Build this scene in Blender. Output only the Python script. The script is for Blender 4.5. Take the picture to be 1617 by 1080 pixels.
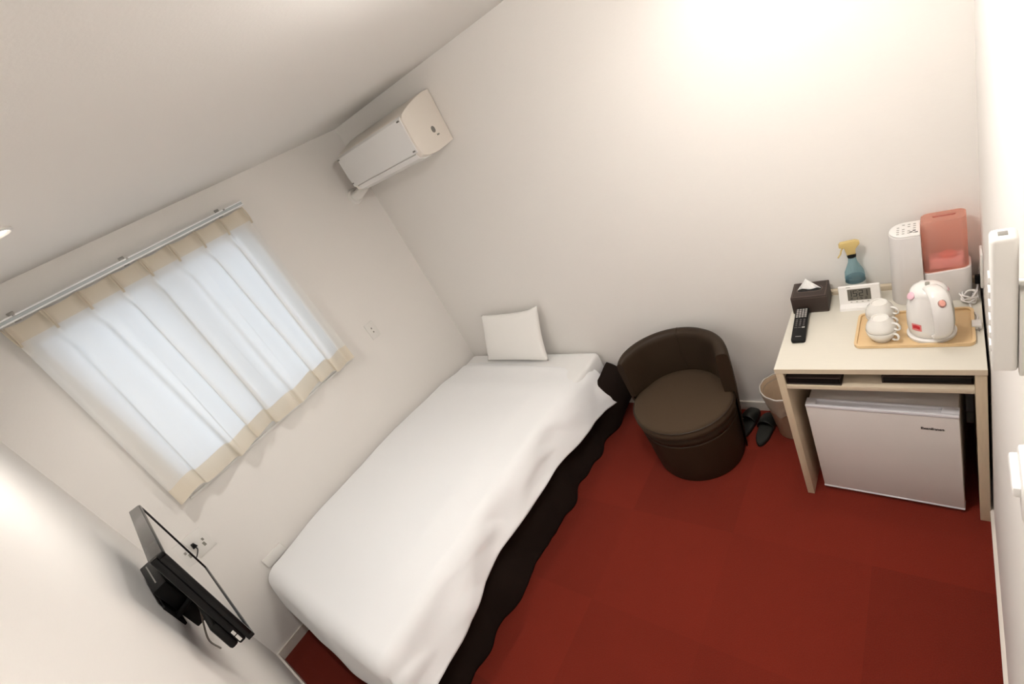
import bpy, bmesh, math, random
from mathutils import Vector, Matrix, Euler, noise
random.seed(7)
S = bpy.context.scene
for o in list(bpy.data.objects): bpy.data.objects.remove(o)
COL = S.collection
R = math.radians

# ------------------------------------------------------------------ camera
cam_d = bpy.data.cameras.new('camera'); cam = bpy.data.objects.new('camera', cam_d); COL.objects.link(cam)
RR = [[0.7202922, 0.5313854, -0.4458797], [-0.0367037, -0.6126865, -0.7894733], [-0.6926990, 0.5850169, -0.4218095]]
mw = Matrix(((RR[0][0], -RR[1][0], -RR[2][0], 2.90906), (RR[0][1], -RR[1][1], -RR[2][1], 0.24198),
             (RR[0][2], -RR[1][2], -RR[2][2], 2.01347), (0, 0, 0, 1)))
cam.matrix_world = mw
cam_d.sensor_width = 36; cam_d.lens = 741.5 / 1617 * 36; cam_d.clip_start = 0.01
S.camera = cam

# ------------------------------------------------------------------ world, lights, exposure
W, D, H = 2.965, 2.275, 2.333            # room: x to the right wall, y to the back wall, z up
S.view_settings.view_transform = 'Standard'; S.view_settings.look = 'None'
S.view_settings.gamma = 1; S.view_settings.use_curve_mapping = False
S.view_settings.exposure = 0.24
wd = bpy.data.worlds.new('world'); S.world = wd; wd.use_nodes = True
bg = wd.node_tree.nodes['Background']; bg.inputs[0].default_value = (0.72, 0.82, 1.0, 1); bg.inputs[1].default_value = 2.85
WIN = (0.305, 1.400, 1.122, 2.095)         # window opening y0, y1, z0, z1
pd = bpy.data.lights.new('window_portal', 'AREA'); pd.shape = 'RECTANGLE'; pd.size = WIN[3] - WIN[2]; pd.size_y = WIN[1] - WIN[0]
pd.cycles.is_portal = True
po = bpy.data.objects.new('window_portal', pd); COL.objects.link(po)
po.location = (-0.1, (WIN[0] + WIN[1]) / 2, (WIN[2] + WIN[3]) / 2); po.rotation_euler = (0, R(-90), 0)
LAMPS = [((1.03, 0.40), 26, 'round recessed ceiling downlight over the foot of the bed, cut by the left picture edge'),
         ((2.53, 1.96), 10.5, 'round recessed ceiling downlight over the desk near the back wall'),
         ((2.53, 0.42), 9, 'round recessed ceiling downlight above the camera side of the room')]
FILL_E = 68  # glow strength of the added ceiling fill
LAMP_COL = (1.0, 0.955, 0.91)

# ------------------------------------------------------------------ materials
def nt(name):
    m = bpy.data.materials.new(name); m.use_nodes = True
    return m, m.node_tree, m.node_tree.nodes['Principled BSDF']
def mat(name, col, rough=0.5, metal=0.0, bump=0.0, scale=200.0, vary=0.0, stretch=None, trans=0.0, ior=1.45, coat=0.0, spec=None, sheen=0.0, alpha=1.0):
    m, t, b = nt(name); L = t.links
    b.inputs['Base Color'].default_value = (*col, 1); b.inputs['Roughness'].default_value = rough
    b.inputs['Metallic'].default_value = metal; b.inputs['Transmission Weight'].default_value = trans
    b.inputs['IOR'].default_value = ior; b.inputs['Coat Weight'].default_value = coat
    b.inputs['Sheen Weight'].default_value = sheen; b.inputs['Alpha'].default_value = alpha
    if spec is not None: b.inputs['Specular IOR Level'].default_value = spec
    tc = t.nodes.new('ShaderNodeTexCoord'); mp = t.nodes.new('ShaderNodeMapping'); L.new(tc.outputs['Object'], mp.inputs[0])
    if stretch: mp.inputs['Scale'].default_value = stretch
    n = t.nodes.new('ShaderNodeTexNoise'); n.inputs['Scale'].default_value = scale; n.inputs['Detail'].default_value = 3
    L.new(mp.outputs[0], n.inputs['Vector'])
    if bump:
        bp = t.nodes.new('ShaderNodeBump'); bp.inputs['Strength'].default_value = bump; bp.inputs['Distance'].default_value = 0.002
        L.new(n.outputs['Fac'], bp.inputs['Height']); L.new(bp.outputs[0], b.inputs['Normal'])
    if vary:
        mx = t.nodes.new('ShaderNodeMix'); mx.data_type = 'RGBA'
        mx.inputs[6].default_value = (*[c * (1 - vary) for c in col], 1); mx.inputs[7].default_value = (*[min(1, c * (1 + vary)) for c in col], 1)
        L.new(n.outputs['Fac'], mx.inputs[0]); L.new(mx.outputs[2], b.inputs['Base Color'])
    return m
M = {}
M['wall'] = mat('wallpaper', (0.835, 0.805, 0.765), 0.85, bump=0.25, scale=60, stretch=(1, 1, 6), vary=0.012)
M['ceiling'] = mat('ceiling_paper', (0.82, 0.80, 0.765), 0.9, bump=0.12, scale=120)
M['base'] = mat('baseboard_vinyl', (0.74, 0.69, 0.62), 0.5, vary=0.02, scale=20)
M['base_cap'] = mat('baseboard_cap', (0.80, 0.74, 0.67), 0.4)
M['frame'] = mat('window_aluminium', (0.80, 0.80, 0.79), 0.4)
M['rail'] = mat('rail_enamel', (0.52, 0.56, 0.57), 0.3)
M['rail_lip'] = mat('rail_lip_enamel', (0.93, 0.94, 0.94), 0.25, coat=0.5)
M['white_pl'] = mat('white_plastic', (0.80, 0.78, 0.74), 0.35, vary=0.01, scale=8)
M['ac'] = mat('warm_white_plastic', (0.80, 0.745, 0.67), 0.35, vary=0.01, scale=5)
M['ac_front'] = mat('cool_white_panel', (0.80, 0.785, 0.76), 0.25, vary=0.01, scale=5)
M['grey_mark'] = mat('grey_plastic_mark', (0.22, 0.21, 0.19), 0.5)
M['black'] = mat('black_plastic', (0.005, 0.005, 0.005), 0.45, spec=0.25)
M['black_gloss'] = mat('black_gloss', (0.004, 0.004, 0.004), 0.25, spec=0.3)
M['tv_top_sheen'] = mat('tv_top_painted_sheen', (0.06, 0.057, 0.053), 0.2)  # grey stands in for light reflected off the casing top
M['screen'] = mat('tv_screen_glass', (0.012, 0.012, 0.013), 0.03, spec=1.0, coat=1.0)
M['sticker'] = mat('sticker_paper', (0.72, 0.71, 0.68), 0.6)
M['sheet'] = mat('white_sheet', (0.90, 0.895, 0.88), 0.85, bump=0.15, scale=500, sheen=0.2)
M['duvet'] = mat('white_duvet_cotton', (0.92, 0.925, 0.93), 0.85, bump=0.1, scale=500, sheen=0.2)
M['pillow'] = mat('white_cushion_cotton', (0.93, 0.91, 0.87), 0.85, bump=0.2, scale=400, sheen=0.2)
M['skirt'] = mat('dark_brown_cloth', (0.014, 0.008, 0.0055), 0.95, spec=0.2, bump=0.3, scale=400, vary=0.15)
M['box'] = mat('dark_box_spring_cloth', (0.012, 0.009, 0.008), 0.95)
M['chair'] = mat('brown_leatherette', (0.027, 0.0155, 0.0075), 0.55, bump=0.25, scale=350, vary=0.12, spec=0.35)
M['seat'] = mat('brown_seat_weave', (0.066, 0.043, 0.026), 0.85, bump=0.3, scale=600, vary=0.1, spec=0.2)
M['desk_top'] = mat('cream_desk_laminate', (0.70, 0.662, 0.572), 0.4, vary=0.03, scale=14, stretch=(1, 14, 14))
M['desk_side'] = mat('beige_desk_grain', (0.60, 0.49, 0.345), 0.5, vary=0.07, scale=16, stretch=(10, 10, 1))
M['desk_rail'] = mat('beige_desk_edge', (0.66, 0.56, 0.42), 0.5, vary=0.05, scale=16, stretch=(1, 10, 10))
M['fridge'] = mat('fridge_enamel', (0.70, 0.655, 0.62), 0.4, vary=0.02, scale=5)
M['fridge_trim'] = mat('fridge_trim_plastic', (0.75, 0.74, 0.77), 0.3)
M['dark_leather'] = mat('dark_brown_leather', (0.035, 0.022, 0.017), 0.5, bump=0.4, scale=300, vary=0.15)
M['stitch'] = mat('stitch_thread', (0.16, 0.12, 0.10), 0.8)
M['tissue'] = mat('tissue_paper', (0.9, 0.89, 0.86), 0.9)
M['tray'] = mat('pale_plywood', (0.74, 0.53, 0.29), 0.45, vary=0.05, scale=20, stretch=(1, 12, 1))
M['cup'] = mat('white_china', (0.80, 0.78, 0.73), 0.12, coat=0.3)
M['kettle'] = mat('white_kettle_plastic', (0.84, 0.82, 0.79), 0.18, coat=0.2)
M['kettle_win'] = mat('translucent_gauge', (0.42, 0.42, 0.34), 0.3, trans=0.3)
M['pink'] = mat('pale_pink_plastic', (0.83, 0.52, 0.60), 0.35)
M['pink_btn'] = mat('salmon_button', (0.70, 0.33, 0.27), 0.35)
M['tank_mark'] = mat('dark_coral', (0.38, 0.12, 0.09), 0.4)
M['ring'] = mat('brownish_ring', (0.30, 0.17, 0.15), 0.4)
M['red'] = mat('red_label', (0.55, 0.02, 0.03), 0.4)
M['pink_lab'] = mat('pink_label', (0.75, 0.25, 0.25), 0.4)
M['hum'] = mat('humidifier_white', (0.70, 0.67, 0.65), 0.4)
M['hum_top'] = mat('humidifier_top_white', (0.82, 0.80, 0.77), 0.3)
M['yellow'] = mat('yellow_trigger', (0.62, 0.47, 0.19), 0.4)
M['label_gr'] = mat('bottle_label', (0.60, 0.63, 0.58), 0.5)
M['lcd'] = mat('lcd_grey', (0.13, 0.12, 0.098), 0.3)
M['lcd_dig'] = mat('lcd_digit', (0.006, 0.007, 0.005), 0.4)
M['bin'] = mat('brown_bin', (0.10, 0.07, 0.045), 0.5)
M['cord'] = mat('white_cord', (0.74, 0.71, 0.68), 0.4)
M['cord_dark'] = mat('black_cord', (0.01, 0.01, 0.01), 0.5)
M['slipper'] = mat('black_slipper', (0.010, 0.011, 0.009), 0.45, bump=0.2, scale=150)
M['slipper_in'] = mat('slipper_insole', (0.022, 0.022, 0.018), 0.7)
M['metal'] = mat('bracket_steel', (0.35, 0.34, 0.32), 0.35, metal=0.9)
M['ink'] = mat('dark_print', (0.018, 0.012, 0.010), 0.5)
M['btn'] = mat('remote_buttons', (0.38, 0.36, 0.34), 0.5)
M['btn_dark'] = mat('remote_dark_buttons', (0.10, 0.09, 0.09), 0.5)
M['cable_grey'] = mat('grey_plug', (0.30, 0.29, 0.25), 0.5)

def translucent(name, col, tfac, transp, tcol=None, rough=None):
    m, t, b = nt(name); L = t.links; t.nodes.remove(b); out = t.nodes['Material Output']
    tc = t.nodes.new('ShaderNodeTexCoord'); n = t.nodes.new('ShaderNodeTexNoise'); n.inputs['Scale'].default_value = 300
    L.new(tc.outputs['Object'], n.inputs['Vector'])
    bp = t.nodes.new('ShaderNodeBump'); bp.inputs['Strength'].default_value = 0.1; bp.inputs['Distance'].default_value = 0.001
    L.new(n.outputs['Fac'], bp.inputs['Height'])
    d = t.nodes.new('ShaderNodeBsdfDiffuse'); d.inputs[0].default_value = (*col, 1); L.new(bp.outputs[0], d.inputs['Normal'])
    tr = t.nodes.new('ShaderNodeBsdfTranslucent'); tr.inputs[0].default_value = (*(tcol or col), 1)
    tp = t.nodes.new('ShaderNodeBsdfTransparent'); tp.inputs[0].default_value = (*(tcol or (1, 1, 1)), 1)
    a = t.nodes.new('ShaderNodeMixShader'); a.inputs[0].default_value = tfac; L.new(d.outputs[0], a.inputs[1]); L.new(tr.outputs[0], a.inputs[2])
    c = t.nodes.new('ShaderNodeMixShader'); c.inputs[0].default_value = transp; L.new(a.outputs[0], c.inputs[1]); L.new(tp.outputs[0], c.inputs[2])
    last = c
    if rough is not None:
        g = t.nodes.new('ShaderNodeBsdfGlossy'); g.inputs[1].default_value = rough
        e = t.nodes.new('ShaderNodeMixShader'); e.inputs[0].default_value = 0.08; L.new(c.outputs[0], e.inputs[1]); L.new(g.outputs[0], e.inputs[2]); last = e
    L.new(last.outputs[0], out.inputs[0]); return m
M['curtain'] = translucent('sheer_curtain', (0.84, 0.80, 0.73), 0.52, 0.03)
M['curtain_band'] = translucent('curtain_double_cloth', (0.78, 0.70, 0.57), 0.24, 0.0)
M['tank'] = translucent('coral_tank_plastic', (0.86, 0.42, 0.33), 0.6, 0.66, (0.99, 0.75, 0.67), 0.15)
M['bottle'] = translucent('blue_bottle_plastic', (0.25, 0.42, 0.48), 0.4, 0.72, (0.70, 0.86, 0.90), 0.1)
M['water'] = translucent('blue_water', (0.18, 0.30, 0.34), 0.4, 0.6, (0.62, 0.78, 0.82), 0.05)
M['bag'] = translucent('clear_bag_plastic', (0.75, 0.66, 0.55), 0.3, 0.55, (0.97, 0.93, 0.88), 0.12)
M['bin_inner'] = mat('bin_bag_tan', (0.46, 0.34, 0.235), 0.5, bump=0.6, scale=40, vary=0.1)
def glass():
    m, t, b = nt('window_glass'); L = t.links; t.nodes.remove(b); out = t.nodes['Material Output']
    tp = t.nodes.new('ShaderNodeBsdfTransparent'); tp.inputs[0].default_value = (0.93, 0.96, 0.97, 1)
    g = t.nodes.new('ShaderNodeBsdfGlossy'); g.inputs[1].default_value = 0.05
    f = t.nodes.new('ShaderNodeFresnel'); x = t.nodes.new('ShaderNodeMixShader')
    L.new(f.outputs[0], x.inputs[0]); L.new(tp.outputs[0], x.inputs[1]); L.new(g.outputs[0], x.inputs[2]); L.new(x.outputs[0], out.inputs[0]); return m
M['glass'] = glass()
def carpet():
    m, t, b = nt('red_carpet_tiles'); L = t.links; N = t.nodes
    b.inputs['Roughness'].default_value = 0.95; b.inputs['Specular IOR Level'].default_value = 0.1; b.inputs['Sheen Weight'].default_value = 0.1
    tc = N.new('ShaderNodeTexCoord'); mp = N.new('ShaderNodeMapping'); mp.vector_type = 'POINT'
    mp.inputs['Location'].default_value = (-0.13 / 0.5, 0.02 / 0.5, 0); mp.inputs['Scale'].default_value = (2, 2, 1)
    L.new(tc.outputs['Object'], mp.inputs[0])
    fl = N.new('ShaderNodeVectorMath'); fl.operation = 'FLOOR'; L.new(mp.outputs[0], fl.inputs[0])
    wn = N.new('ShaderNodeTexWhiteNoise'); wn.noise_dimensions = '3D'; L.new(fl.outputs[0], wn.inputs[0])
    n1 = N.new('ShaderNodeTexNoise'); n1.inputs['Scale'].default_value = 260; n1.inputs['Detail'].default_value = 4; L.new(tc.outputs['Object'], n1.inputs['Vector'])
    n2 = N.new('ShaderNodeTexNoise'); n2.inputs['Scale'].default_value = 3.5; L.new(tc.outputs['Object'], n2.inputs['Vector'])
    def math_(op, a, bb):
        q = N.new('ShaderNodeMath'); q.operation = op
        for i, v in enumerate((a, bb)):
            if isinstance(v, float): q.inputs[i].default_value = v
            else: L.new(v, q.inputs[i])
        return q.outputs[0]
    v = math_('ADD', math_('MULTIPLY', wn.outputs['Value'], 0.22), 0.59)
    v = math_('ADD', v, math_('MULTIPLY', n1.outputs['Fac'], 0.40)); v = math_('ADD', v, math_('MULTIPLY', n2.outputs['Fac'], 0.16))
    c = N.new('ShaderNodeVectorMath'); c.operation = 'SCALE'; c.inputs[0].default_value = (0.172, 0.0185, 0.0088); L.new(v, c.inputs['Scale'])
    L.new(c.outputs[0], b.inputs['Base Color'])
    bp = N.new('ShaderNodeBump'); bp.inputs['Strength'].default_value = 0.7; bp.inputs['Distance'].default_value = 0.004
    L.new(n1.outputs['Fac'], bp.inputs['Height']); L.new(bp.outputs[0], b.inputs['Normal']); return m
M['carpet'] = carpet()
def emis(name, col, s):
    m, t, b = nt(name); b.inputs['Base Color'].default_value = (*col, 1); b.inputs['Emission Color'].default_value = (*col, 1); b.inputs['Emission Strength'].default_value = s; return m
M['lamp'] = emis('downlight_lamp', (1, 0.92, 0.82), 6)
M['opal'] = emis('added_fill_glow', LAMP_COL, FILL_E)  # glow of the added fill, out of view

# ------------------------------------------------------------------ helpers
def B(): return bmesh.new()
def box(bm, x0, x1, y0, y1, z0, z1, bev=0.0, seg=2, mi=0):
    r = bmesh.ops.create_cube(bm, size=1.0); vs = r['verts']
    for v in vs: v.co = Vector(((x0 + x1) / 2 + v.co.x * (x1 - x0), (y0 + y1) / 2 + v.co.y * (y1 - y0), (z0 + z1) / 2 + v.co.z * (z1 - z0)))
    fs = set(f for v in vs for f in v.link_faces)
    for f in fs: f.material_index = mi
    if bev: bmesh.ops.bevel(bm, geom=list(set(e for v in vs for e in v.link_edges)), offset=bev, segments=seg, affect='EDGES', profile=0.5)
    return bm
def lathe(bm, prof, n=40, c=(0, 0, 0), cap0=True, cap1=True, ax='z', sx=1, sy=1, mi=0):
    rings = []
    for r, h in prof:
        ring = []
        for i in range(n):
            a = 2 * math.pi * i / n; p = Vector((r * math.cos(a) * sx, r * math.sin(a) * sy, h))
            if ax == 'x': p = Vector((p.z, p.x, p.y))
            if ax == 'y': p = Vector((p.y, p.z, p.x))
            ring.append(bm.verts.new(Vector(c) + p))
        rings.append(ring)
    for a, b in zip(rings, rings[1:]):
        for i in range(n):
            bm.faces.new((a[i], a[(i + 1) % n], b[(i + 1) % n], b[i])).material_index = mi
    if cap0: bm.faces.new(rings[0][::-1]).material_index = mi
    if cap1: bm.faces.new(rings[-1]).material_index = mi
    return bm
def prism(bm, poly, a0, a1, ax='x', mi=0, bev=0.0):
    """poly in the two other axes, extruded along ax"""
    def P(p, a):
        return {'x': (a, p[0], p[1]), 'y': (p[0], a, p[1]), 'z': (p[0], p[1], a)}[ax]
    A = [bm.verts.new(P(p, a0)) for p in poly]; C = [bm.verts.new(P(p, a1)) for p in poly]; n = len(poly)
    fs = [bm.faces.new(A), bm.faces.new(C[::-1])]
    for i in range(n): fs.append(bm.faces.new((A[i], C[i], C[(i + 1) % n], A[(i + 1) % n])))
    for f in fs: f.material_index = mi
    bmesh.ops.recalc_face_normals(bm, faces=fs)
    if bev: bmesh.ops.bevel(bm, geom=list(set(e for f in fs[:2] for e in f.edges)), offset=bev, segments=2, affect='EDGES', profile=0.5)
    return bm
def rrect(x0, x1, y0, y1, r, n=6):
    out = []
    for cx, cy, a0 in ((x1 - r, y1 - r, 0), (x0 + r, y1 - r, 90), (x0 + r, y0 + r, 180), (x1 - r, y0 + r, 270)):
        for i in range(n + 1):
            a = R(a0 + 90 * i / n); out.append((cx + r * math.cos(a), cy + r * math.sin(a)))
    return out
def spline(pts, k=6):
    pts = [Vector(p) for p in pts]
    if len(pts) < 3: return pts
    out = []
    P = [pts[0] * 2 - pts[1]] + pts + [pts[-1] * 2 - pts[-2]]
    for i in range(1, len(P) - 2):
        for j in range(k):
            t = j / k; a, b, c, d = P[i - 1], P[i], P[i + 1], P[i + 2]
            out.append(0.5 * ((2 * b) + (c - a) * t + (2 * a - 5 * b + 4 * c - d) * t * t + (3 * b - a - 3 * c + d) * t ** 3))
    out.append(pts[-1]); return out
def tube(bm, pts, r, n=10, smooth=6, sq=None, mi=0):
    pts = spline(pts, smooth) if smooth else [Vector(p) for p in pts]
    rings = []; up = Vector((0, 0, 1)); N = len(pts)
    t0 = (pts[1] - pts[0]).normalized(); nrm = t0.orthogonal() if abs(t0.z) > .9 else t0.cross(up).normalized()
    for i, p in enumerate(pts):
        t = (pts[min(i + 1, N - 1)] - pts[max(i - 1, 0)]).normalized(); nrm = (nrm - t * nrm.dot(t)).normalized(); bn = t.cross(nrm)
        rr = r(i / (N - 1)) if callable(r) else r; wa, wb = sq or (1, 1)
        rings.append([bm.verts.new(p + nrm * (rr * wa * math.cos(2 * math.pi * j / n)) + bn * (rr * wb * math.sin(2 * math.pi * j / n))) for j in range(n)])
    for a, b in zip(rings, rings[1:]):
        for j in range(n): bm.faces.new((a[j], a[(j + 1) % n], b[(j + 1) % n], b[j])).material_index = mi
    bm.faces.new(rings[0][::-1]).material_index = mi; bm.faces.new(rings[-1]).material_index = mi
    return bm
def grid(bm, f, nu, nv, mi=None):
    V = [[bm.verts.new(f(i / nu, j / nv)) for j in range(nv + 1)] for i in range(nu + 1)]
    for i in range(nu):
        for j in range(nv):
            fc = bm.faces.new((V[i][j], V[i + 1][j], V[i + 1][j + 1], V[i][j + 1]))
            if mi: fc.material_index = mi((i + .5) / nu, (j + .5) / nv)
    return bm
def obj(name, bm, m, parent=None, loc=(0, 0, 0), smooth=40, label=None):
    bmesh.ops.recalc_face_normals(bm, faces=bm.faces[:])
    me = bpy.data.meshes.new(name); bm.to_mesh(me); bm.free()
    for x in (m if isinstance(m, (list, tuple)) else [m]): me.materials.append(M[x])
    if smooth:
        me.polygons.foreach_set('use_smooth', [True] * len(me.polygons))
        me.set_sharp_from_angle(angle=R(smooth))
    o = bpy.data.objects.new(name, me); COL.objects.link(o); o.location = loc
    if parent: o.parent = parent
    if label: o['label'] = label
    return o
def tag(o, label, cat, group=None):
    o['label'] = label; o['category'] = cat
    if group: o['group'] = group
    return o
def thing(name, label, cat, loc=(0, 0, 0), rot=(0, 0, 0), group=None):
    o = bpy.data.objects.new(name, None); COL.objects.link(o); o.location = loc; o.rotation_euler = rot; o.empty_display_size = 0.05
    return tag(o, label, cat, group)
def struct(name, bm, m, parent=None, smooth=0):
    o = obj(name, bm, m, parent, smooth=smooth)
    if not parent: o['kind'] = 'structure'
    return o
def textmesh(name, s, size, m, parent, mtx, ext=0.0004, label=None):
    cu = bpy.data.curves.new(name, 'FONT'); cu.body = s; cu.size = size; cu.extrude = ext; cu.offset = size * .035; cu.align_x = 'CENTER'; cu.align_y = 'CENTER'
    t = bpy.data.objects.new(name, cu); COL.objects.link(t); bpy.context.view_layer.update()
    me = bpy.data.meshes.new_from_object(t.evaluated_get(bpy.context.evaluated_depsgraph_get()))
    bpy.data.objects.remove(t); me.transform(mtx); me.materials.clear(); me.materials.append(M[m])
    o = bpy.data.objects.new(name, me); COL.objects.link(o); o.parent = parent
    if label: o['label'] = label
    return o

# ------------------------------------------------------------------ room shell
T = 0.15
struct('floor', box(B(), -T, W + T, -T, D + T, -0.1, 0), 'carpet')
struct('ceiling', box(B(), -T, W + T, -T, D + T, H, H + 0.1), 'ceiling')
bm = B(); y0, y1, z0, z1 = WIN
box(bm, -T, 0, -T, y0, 0, H); box(bm, -T, 0, y1, D + T, 0, H); box(bm, -T, 0, y0, y1, 0, z0); box(bm, -T, 0, y0, y1, z1, H)
struct('wall_left', bm, 'wall')
struct('wall_back', box(B(), 0, W, D, D + T, 0, H), 'wall')
struct('wall_right', box(B(), W, W + T, -T, D + T, 0, H), 'wall')
struct('wall_front', box(B(), 0, W, -T, 0, 0, H), 'wall')
def baseboard(name, x0, x1, yy0, yy1):
    bm = B(); box(bm, x0, x1, yy0, yy1, 0, 0.057); e = 0.0015
    box(bm, x0 - (e if x1 > W - .01 and x1 - x0 < .1 else 0), x1 + (e if x0 < .01 and x1 - x0 < .1 else 0), yy0 - (e if yy1 > D - .01 and yy1 - yy0 < .1 else 0), yy1 + (e if yy0 < .01 and yy1 - yy0 < .1 else 0), 0.057, 0.061, mi=1)
    struct(name, bm, ['base', 'base_cap'])
baseboard('baseboard_left', 0, 0.008, 0, D); baseboard('baseboard_back', 0.008, W - .008, D - 0.008, D)
baseboard('baseboard_right', W - 0.008, W, 0, D); baseboard('baseboard_front', 0.008, W - .008, 0, 0.008)

# window in the left wall
wroot = bpy.data.objects.new('window_1', None); COL.objects.link(wroot); wroot['kind'] = 'structure'
wroot.location = (0, (y0 + y1) / 2, z0); hw = (y1 - y0) / 2; hh = z1 - z0
bm = B(); c = 0.022
for a in ((-hw - c, -hw, -c, hh + c), (hw, hw + c, -c, hh + c)): box(bm, -0.14, 0.008, a[0], a[1], a[2], a[3], 0.002)
for a in ((-hw, hw, -c, 0), (-hw, hw, hh, hh + c)): box(bm, -0.14, 0.008, a[0], a[1], a[2], a[3], 0.002)
obj('window_frame', bm, 'white_pl', wroot)
for yy0, yy1, xx in ((-hw, 0.016, -0.085), (-0.016, hw, -0.115)):
    bm = B(); s = 0.032
    box(bm, xx, xx + .025, yy0, yy0 + s, 0, hh, .002); box(bm, xx, xx + .025, yy1 - s, yy1, 0, hh, .002)
    box(bm, xx, xx + .025, yy0 + s, yy1 - s, 0, s, .002); box(bm, xx, xx + .025, yy0 + s, yy1 - s, hh - s, hh, .002)
    sa = obj('sash', bm, 'frame', wroot)
    obj('pane', box(B(), xx + .010, xx + .014, yy0 + s, yy1 - s, s, hh - s), 'glass', sa)
obj('window_sill', box(B(), -0.07, 0.016, -hw - c, hw + c, -c - 0.014, -c, 0.003), 'white_pl', wroot)

# downlights
for (lx, ly), pw, lab in LAMPS:
    t = thing('downlight', lab, 'ceiling light', (lx, ly, H), group='recessed ceiling downlights')
    bm = B(); lathe(bm, [(0.052, -0.002), (0.060, -0.002), (0.062, -0.006), (0.054, -0.008), (0.048, -0.004), (0.046, -0.001)], 36, cap0=False, cap1=False)
    obj('trim_ring', bm, 'white_pl', t)
    obj('diffuser', lathe(B(), [(0.047, -0.0005), (0.047, -0.003), (0.02, -0.0045), (0.001, -0.005)], 36), 'lamp', t)
    ld = bpy.data.lights.new('downlight_lamp', 'SPOT'); ld.energy = pw; ld.color = LAMP_COL; ld.shadow_soft_size = 0.035
    ld.spot_size = R(100 if (lx > 2 and ly < 1) else 160); ld.spot_blend = 1.0
    lo = bpy.data.objects.new('downlight_lamp', ld); COL.objects.link(lo); lo.location = (0, 0, -0.045); lo.parent = t
t = thing('added_fill_lamp', 'added round opal fill lamp on the unseen part of the ceiling', 'ceiling light', (2.39, 1.16, H))  # added out of view as fill, to soften the contrast of the downlights
obj('fill_lamp_base', lathe(B(), [(0.13, -0.0005), (0.135, -0.004), (0.135, -0.020), (0.128, -0.022)], 48), 'white_pl', t)
obj('fill_lamp_cover', lathe(B(), [(0.122, -0.0225), (0.126, -0.040), (0.122, -0.065), (0.105, -0.088), (0.075, -0.102), (0.04, -0.109), (0.001, -0.111)], 40), 'opal', t, smooth=60)

# ------------------------------------------------------------------ curtain and rail
CY0, CY1, CZ0, CZ1 = 0.25, 1.412, 1.128, 2.172
t = thing('curtain_rail', 'double aluminium curtain rail above the sheer curtain', 'curtain rail', (0.06, 0.85, 2.178))
bm = B(); prism(bm, rrect(-0.004, 0.034, 0.003, 0.022, 0.004, 2), -0.60, 0.575, 'y')
obj('track', bm, 'rail', t)
bm = B(); box(bm, 0.030, 0.040, -0.602, 0.577, 0.018, 0.025, .002); box(bm, 0.030, 0.042, -0.602, 0.577, -0.001, 0.0065, .002)
obj('track_lip', bm, 'rail_lip', t)
obj('rear_track', box(B(), -0.045, -0.022, -0.60, 0.575, 0.003, 0.018, .003), 'rail', t)
for yy in (-0.50, -0.04, 0.47):
    bm = B(); box(bm, -0.058, 0.030, yy - .006, yy + .006, 0.0225, 0.025, .0005); box(bm, -0.059, -0.054, yy - .012, yy + .012, 0.0, 0.045, .001); box(bm, 0.034, 0.041, yy - .005, yy + .005, 0.0175, 0.025, .0005)
    obj('bracket', bm, 'metal', t)
NP = 8; SP = (1.400 - 0.288) / NP
def curt(u, v):
    z = CZ0 + (CZ1 - CZ0) * v
    w = (1 - v)
    y = 0.288 + (1.404 - 0.288) * u - 0.050 * w * (1 - u) ** 2
    p = u * NP
    r = 0.5 + 0.5 * math.cos(2 * math.pi * p)
    top = max(0, min(1, (v - 0.90) / 0.05))
    q = p + 0.18 * math.sin(p * 1.7 + 1.0) * w
    k = 0.5 + 0.5 * math.cos(2 * math.pi * q)
    low = max(0.0, min(1.0, (0.93 - v) / 0.12)); low = low * low * (3 - 2 * low)
    am = 0.022 + 0.016 * noise.noise(Vector((math.floor(p + .5) * 3.7, v * 1.3, 2.0))) + 0.004 * w
    y -= am * low * math.sin(2 * math.pi * q) * min(1, u * 8, (1 - u) * 8)
    fold = (0.5 + 0.5 * math.sin(2 * math.pi * q)) * (0.024 + 0.020 * w) * low + (k ** 4) * 0.02 * (1 - low)
    x = 0.068 + (fold * (1 - top) + (r ** 9) * 0.028 * top) + 0.012 * top * 0
    x += 0.006 * noise.noise(Vector((y * 9, z * 2.2, 3)))
    if w > 0.8:
        e = (w - 0.8) / 0.2
        x += e * 0.014 * math.sin(p * 2.9) * (1 if u < 0.6 else 0.5)
        z += e * 0.012 * math.sin(p * 2.2 + .5)
    x += 0.012 * max(0, 1 - u * 9) * w
    # heading dips between hooks
    if v > 0.93: z -= 0.006 * (1 - r) * (v - 0.93) / 0.07
    return Vector((max(x, 0.03), y, z))
bm = B(); grid(bm, curt, 320, 110, mi=lambda u, v: 1 if (v < 0.088 or v > 0.925) else 0)
cur = obj('curtain', bm, ['curtain', 'curtain_band'], smooth=180); tag(cur, 'sheer cream curtain with pinch pleats hanging over the window', 'curtain')
for i in range(NP + 1):
    yy = 0.288 + i * (1.404 - 0.288) / NP
    bm = B()
    for s in (-1, 1): tube(bm, [(0.093, yy + s * .0055, 2.171), (0.101, yy + s * .0055, 2.14), (0.103, yy + s * .004, 2.105), (0.096, yy + s * .002, 2.08)], 0.0035, 8, 4)
    obj('pleat', bm, 'curtain_band', cur, smooth=180)

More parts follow.
